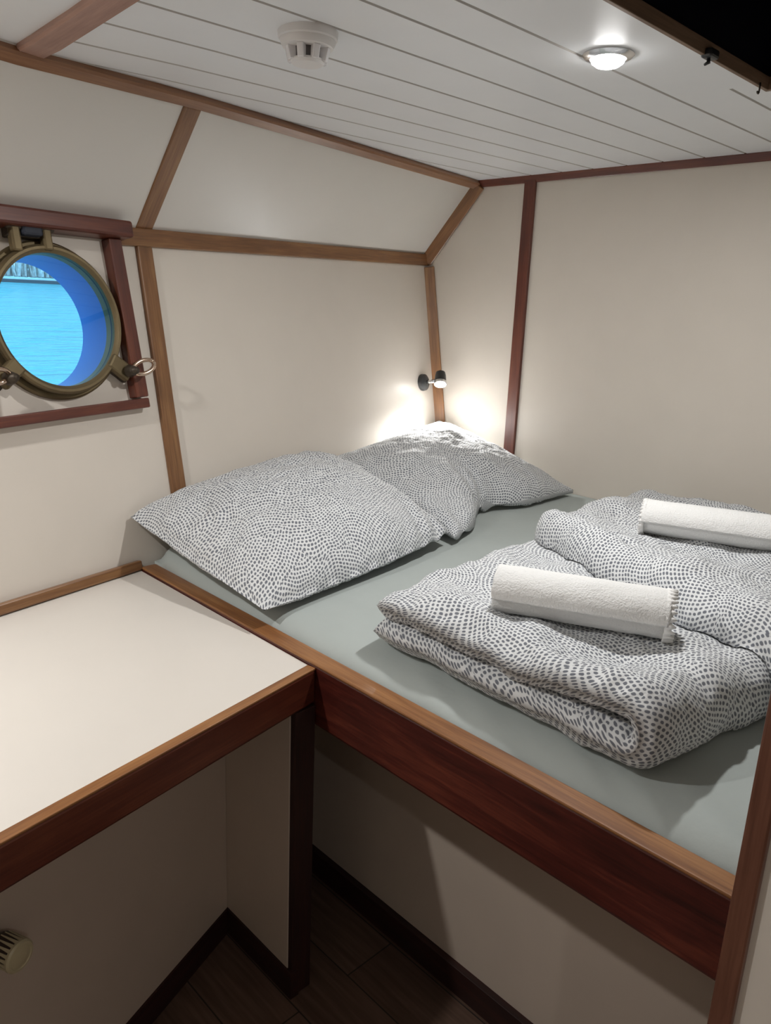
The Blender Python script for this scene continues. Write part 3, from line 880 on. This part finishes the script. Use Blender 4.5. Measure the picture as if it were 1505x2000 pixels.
def folded_duvet(label, Q, t, gap, z0, mat, seed, size, bvhs, rise=0.0, drop=0.0):
    """A duvet folded once: bottom layer out to the fold, round it, and back on top."""
    Q = [Vector((*q, 0)) for q in Q]
    L = ((Q[1] - Q[0]).length + (Q[2] - Q[3]).length) / 2
    R = t / 2 + gap
    straight = L - R - t / 2
    total = 2 * straight + math.pi * R
    def base(s, v):
        d = s * total
        if d < straight: a, z, nx, nz = d, 0.0, 0.0, -1.0
        elif d < straight + math.pi * R:
            th = (d - straight) / R - math.pi / 2
            a, z, nx, nz = straight + R * math.cos(th), R + R * math.sin(th), math.cos(th), math.sin(th)
        else: a, z, nx, nz = straight - (d - straight - math.pi * R), 2 * R, 0.0, 1.0
        back = max(0.0, (d - straight - math.pi * R) / straight)
        z -= (gap * 2) * min(1, back * 5) * (1 if back > 0 else 0)         # the top layer settles on the lower one
        fr = (a + t * .5) / L
        p2 = bilerp(Q, fr, v)
        wob = 0.010 * fnoise((fr * 3 + seed, v * 3, z * 4), 2)
        p = Vector((p2.x + wob, p2.y + 0.012 * fnoise((fr * 5 + seed, z * 9, 2.0), 2), z0 + t / 2 + z + rise * v - drop * (1 - fr) + (0.018 * fnoise((fr * 4.5, v * 5.0, seed), 2)) * (0.3 + z / (2 * R))))
        du = (bilerp(Q, min(1, fr + .01), v) - bilerp(Q, max(0, fr - .01), v)).normalized()
        n = du * nx + Vector((0, 0, nz))
        return p, n.normalized()
    ps, pv = round_edge(0.022), round_edge(0.10)
    def fz(w): return top_at(bvhs, w.x, w.y, 0.43) + 0.003
    o = cushion('folded_duvet', base, ps, pv, 260, 120, t / 2, mat, None, (total, size), seed, 0.013, 0.0045, fz, 1.0, None)
    return tag(o, label, 'duvet', 'folded dotted duvets on the bed')

duv_near = folded_duvet('folded grey dotted duvet nearest the side rail, under the nearer towel',
                        [(-0.925, 0.875), (-0.388, 0.858), (-0.345, 1.275), (-1.03, 1.56)], 0.050, 0.008, 0.452, M['cotton_a'], 2.0, 0.50, [MAT_BVH], rise=-0.032)
DN = bvh_of(duv_near)
duv_far = folded_duvet('folded grey dotted duvet by the far wall, under the farther towel',
                       [(-1.015, 2.06), (-0.965, 1.445), (-0.20, 1.13), (-0.16, 1.98)], 0.062, 0.004, 0.464, M['cotton_b'], 6.0, 0.85, [MAT_BVH, DN], drop=0.022)
DF = bvh_of(duv_far)

# ------------------------------------------------------------------ towels
def towel(label, a, b, rad, seed, bvhs, scallop, squash=0.88):
    a, b = Vector((*a, 0)), Vector((*b, 0))
    d = (b - a).normalized(); side = Vector((-d.y, d.x, 0)); L = (b - a).length
    zs = [top_at(bvhs, *(a.lerp(b, k / 10)).xy, 0.45) for k in range(11)]
    za = sum(zs[:5]) / 5; zb = sum(zs[-5:]) / 5
    sl = (zb - za) / 0.6 * 0.5
    mid = (za + zb) / 2
    def axis(t): return a.lerp(b, t) + Vector((0, 0, mid + sl * (t - .5) + rad * squash - 0.005))
    turns = 3.6; th = 0.0092
    NS, NA = 300, 70
    bm = bmesh.new(); g = []
    for j in range(NA + 1):
        t = j / NA; row = []
        for i in range(NS + 1):
            f = i / NS
            ang = 2 * math.pi * turns * f - 0.6
            r = rad - th * .5 - th * turns * (1 - f) * 0.98
            r = max(r, 0.004)
            e = fnoise((math.cos(ang) * 2 + seed, math.sin(ang) * 2 + f * 3, t * 7), 3)
            r2 = r + 0.0016 * e + 0.0007 * noise.noise(Vector((ang * 40 * r / rad, t * L * 900, seed)))
            end = 0.006 * fnoise((ang * 1.2, seed, 4.0), 2) * (1 if t > .5 else -1) * max(0, abs(2 * t - 1) - .9) * 10
            c = axis(t) + d * end
            row.append(bm.verts.new(c + side * (math.cos(ang) * r2 * 1.04) + Vector((0, 0, math.sin(ang) * r2 * squash))))
        g.append(row)
    for p, q in zip(g, g[1:]):
        for i in range(NS): bm.faces.new((p[i], p[i + 1], q[i + 1], q[i]))
    o = bm_obj('rolled_towel', bm, M['terry'], None, smooth=True)
    so = o.modifiers.new('thickness', 'SOLIDIFY'); so.thickness = th * 0.9; so.offset = 0
    tag(o, label, 'towel', 'rolled white towels on the duvets')
    # scalloped selvedge at the two ends
    for t0, sgn in ((scallop, 1 if scallop > .5 else -1),):
        hb = bmesh.new(); n = 160; inner = []; outer = []
        for i in range(n):
            ang = 2 * math.pi * i / n
            sc = 0.5 + 0.5 * math.cos(ang * 26 + 1.5 * math.sin(3 * ang))
            r = rad - 0.001
            def P(rr, ex): return axis(t0) + d * (sgn * ex) + side * (math.cos(ang) * rr * 1.04) + Vector((0, 0, math.sin(ang) * rr * squash))
            inner.append(hb.verts.new(P(r, -0.006))); outer.append(hb.verts.new(P(r - .0015 - .002 * (1 - sc), (0.003 + 0.007 * sc) if sgn > 0 else 0.002 + 0.003 * sc)))
        for i in range(n):
            j = (i + 1) % n; hb.faces.new((inner[i], inner[j], outer[j], outer[i]))
        h = bm_obj('hem', hb, M['hem'], o, smooth=True)
        s2 = h.modifiers.new('thickness', 'SOLIDIFY'); s2.thickness = 0.004; s2.offset = -1
    return o
tow_near = towel('rolled white towel lying on the duvet nearest the side rail', (-0.728, 0.985), (-0.487, 1.112), 0.049, 1.0, [DN], 1.0)
tow_far = towel('rolled white towel lying on the duvet by the far wall, cut by the photo edge', (-0.752, 1.520), (-0.46, 1.628), 0.046, 5.0, [DF], 0.0)

# ------------------------------------------------------------------ ceiling lamps
def ceiling_lamp(label, x, y, watts, first=True):
    t = thing('ceiling_light', label, 'ceiling light', (x, y, CEIL_Z), 'recessed ceiling downlights')
    m = Matrix.Translation((x, y, CEIL_Z)) @ Matrix.Rotation(math.pi, 4, 'X')
    ring('trim_ring', [(0.028, 0.0), (0.042, 0.0), (0.0425, 0.002), (0.038, 0.006), (0.030, 0.008), (0.028, 0.006)], M['chrome'], m, t, seg=48)
    lathe('lens', [(0.0295, 0.003), (0.029, 0.007), (0.026, 0.013), (0.019, 0.018), (0.010, 0.0205), (0.002, 0.021)], M['lens'], m, t, seg=40, angle=80)
    ld = bpy.data.lights.new('downlight', 'AREA'); ld.shape = 'DISK'; ld.size = 0.05; ld.energy = watts; ld.color = LAMP_COLOUR
    lo = bpy.data.objects.new('downlight', ld); C.objects.link(lo)
    lo.parent = t; lo.location = (0, 0, -0.024)
    return t
ceiling_lamp('small lit chrome downlight in the ceiling above the bed, beside the hatch', -0.786, 1.247, CEILING_LAMP_W)
ceiling_lamp('small lit chrome downlight in the ceiling above the near end of the desk', -1.14, -0.10, SECOND_LAMP_W)
ceiling_lamp('small lit chrome downlight in the ceiling of the passage, right of the bed wall', 0.87, -0.12, THIRD_LAMP_W)

# ------------------------------------------------------------------ smoke detector
SD = (-1.085, 0.853, CEIL_Z)
sd = thing('smoke_detector', 'round white smoke detector on the planked ceiling', 'smoke detector', SD)
SM = Matrix.Translation(SD) @ Matrix.Rotation(math.pi, 4, 'X')
lathe('base', [(0.047, 0.0), (0.048, 0.004), (0.047, 0.016), (0.045, 0.018)], M['white_plastic'], SM, sd)
lathe('body', [(0.044, 0.018), (0.0435, 0.022), (0.040, 0.028), (0.034, 0.030)], M['white_plastic'], SM, sd)
lathe('grille', [(0.024, 0.028), (0.023, 0.046)], M['grille'], SM, sd)
lathe('cap', [(0.0265, 0.045), (0.027, 0.048), (0.024, 0.052), (0.012, 0.0535)], M['white_plastic'], SM, sd)
for k in range(8):
    a = 2 * math.pi * (k + .3) / 8
    o = bm_obj('rib', box_bm(0.014, 0.011, 0.020, 0.0015), M['clear_rib'], sd)
    set_matrix(o, SM @ Matrix.Rotation(a, 4, 'Z') @ Matrix.Translation((0.0275, 0, 0.0375)) @ Matrix.Rotation(math.radians(-14), 4, 'Y'))

# ------------------------------------------------------------------ reading lamp
rp = Vector((hull_x(2.085, 0.757), 2.085, 0.757))
rd = thing('reading_lamp', 'small black swivel reading lamp lit on the wall above the far pillow', 'reading lamp', rp)
RM = frame_matrix(rp, ALONG, HN)
lathe('wall_plate', [(0.030, -.001), (0.031, 0.004), (0.029, 0.014), (0.022, 0.019), (0.012, 0.021)], M['black'], RM, rd)
hd = rp + HN * 0.062 + ALONG * 0.006
tube_mesh('arm', [rp + HN * 0.018, rp + HN * 0.032, hd], [0.007, 0.0065, 0.008], M['chrome'], rd)
aim = Vector((0.46, -0.46, -0.85)).normalized()
HM = frame_matrix(hd + HN * .012, aim.cross(Vector((0, 0, 1))), aim)
lathe('lamp_head', [(0.010, -0.036), (0.017, -0.033), (0.020, -0.020), (0.0215, 0.010), (0.0195, 0.010), (0.017, 0.006)], M['black'], HM, rd, seg=36)
ring('head_rim', [(0.0200, 0.006), (0.0232, 0.006), (0.0236, 0.016), (0.0205, 0.017)], M['chrome'], HM, rd, seg=36)
lathe('lamp_lens', [(0.0205, 0.012), (0.0190, 0.017), (0.010, 0.0205), (0.002, 0.021)], M['reading_lens'], HM, rd, seg=32, angle=80)
sp = bpy.data.lights.new('reading_spot', 'SPOT'); sp.energy = READING_LAMP_W; sp.spot_size = math.radians(106); sp.spot_blend = 0.9; sp.shadow_soft_size = 0.015
sp.color = (1.0, 0.985, 0.955)
so = bpy.data.objects.new('reading_spot', sp); C.objects.link(so)
so.parent = rd; so.matrix_parent_inverse = Matrix.Translation(-rp)
set_matrix(so, HM @ Matrix.Translation((0, 0, 0.026)) @ Matrix.Rotation(math.pi, 4, 'X'))

# ------------------------------------------------------------------ roof hatch
ht = thing('hatch', 'wood-framed roof hatch with a black blind in the ceiling corner', 'hatch', ((HX0 + HX1) / 2, (HY0 + HY1) / 2, CEIL_Z))
LZ0, LZ1, HT = CEIL_Z - .001, CEIL_Z + .0215, CEIL_Z + 0.16
w = 0.018
block('frame_board', (HX0 - w * .2, HY0, LZ0), (HX0 + .004, HY1, LZ1), M['hatch_wood'], ht, along='y', bevel=0.001)
block('frame_board', (HX1 - .004, HY0, LZ0), (HX1 + w * .2, HY1, LZ1), M['hatch_wood'], ht, along='y', bevel=0.001)
block('frame_board', (HX0 - w * .2, HY1 - .004, LZ0), (HX1 + w * .2, HY1 + w * .4, LZ1), M['hatch_wood'], ht, along='x', bevel=0.001)
block('frame_board', (HX0 - w * .2, HY0 - w * .4, LZ0), (HX1 + w * .2, HY0 + .004, LZ1), M['hatch_wood'], ht, along='x', bevel=0.001)
bm = bmesh.new()
c0 = [(HX0, HY0), (HX1, HY0), (HX1, HY1), (HX0, HY1)]
lo = [bm.verts.new((x, y, LZ1 - .001)) for x, y in c0]; hi = [bm.verts.new((x, y, HT)) for x, y in c0]
for i in range(4):
    j = (i + 1) % 4; bm.faces.new((lo[i], lo[j], hi[j], hi[i]))
bm.faces.new(hi)
bm_obj('blind', bm, M['blackout'], ht)
# black catch and a small hook under the frame
bmc = box_bm(0.020, 0.030, 0.014, 0.004)
ct = bm_obj('catch', bmc, M['black'], ht); set_matrix(ct, Matrix.Translation((HX0 + .006, 1.351, CEIL_Z + .002)))
tube_mesh('catch_tongue', [(HX0 + .004, 1.352, CEIL_Z - .002), (HX0 + .006, 1.349, CEIL_Z - .010), (HX0 + .001, 1.345, CEIL_Z - .014)], [.004, .0035, .002], M['black'], ct, seg=8)
hk = [(HX0 + .006, 1.561, CEIL_Z + .003), (HX0 + .006, 1.561, CEIL_Z - .010)] + [(HX0 + .006, 1.561 - .004 + .004 * math.cos(a), CEIL_Z - .012 - .004 * math.sin(a)) for a in (0.3, 1.2, 2.2, 3.0)]
tube_mesh('hook', hk, 0.0016, M['dark_brass'], ht, seg=8)
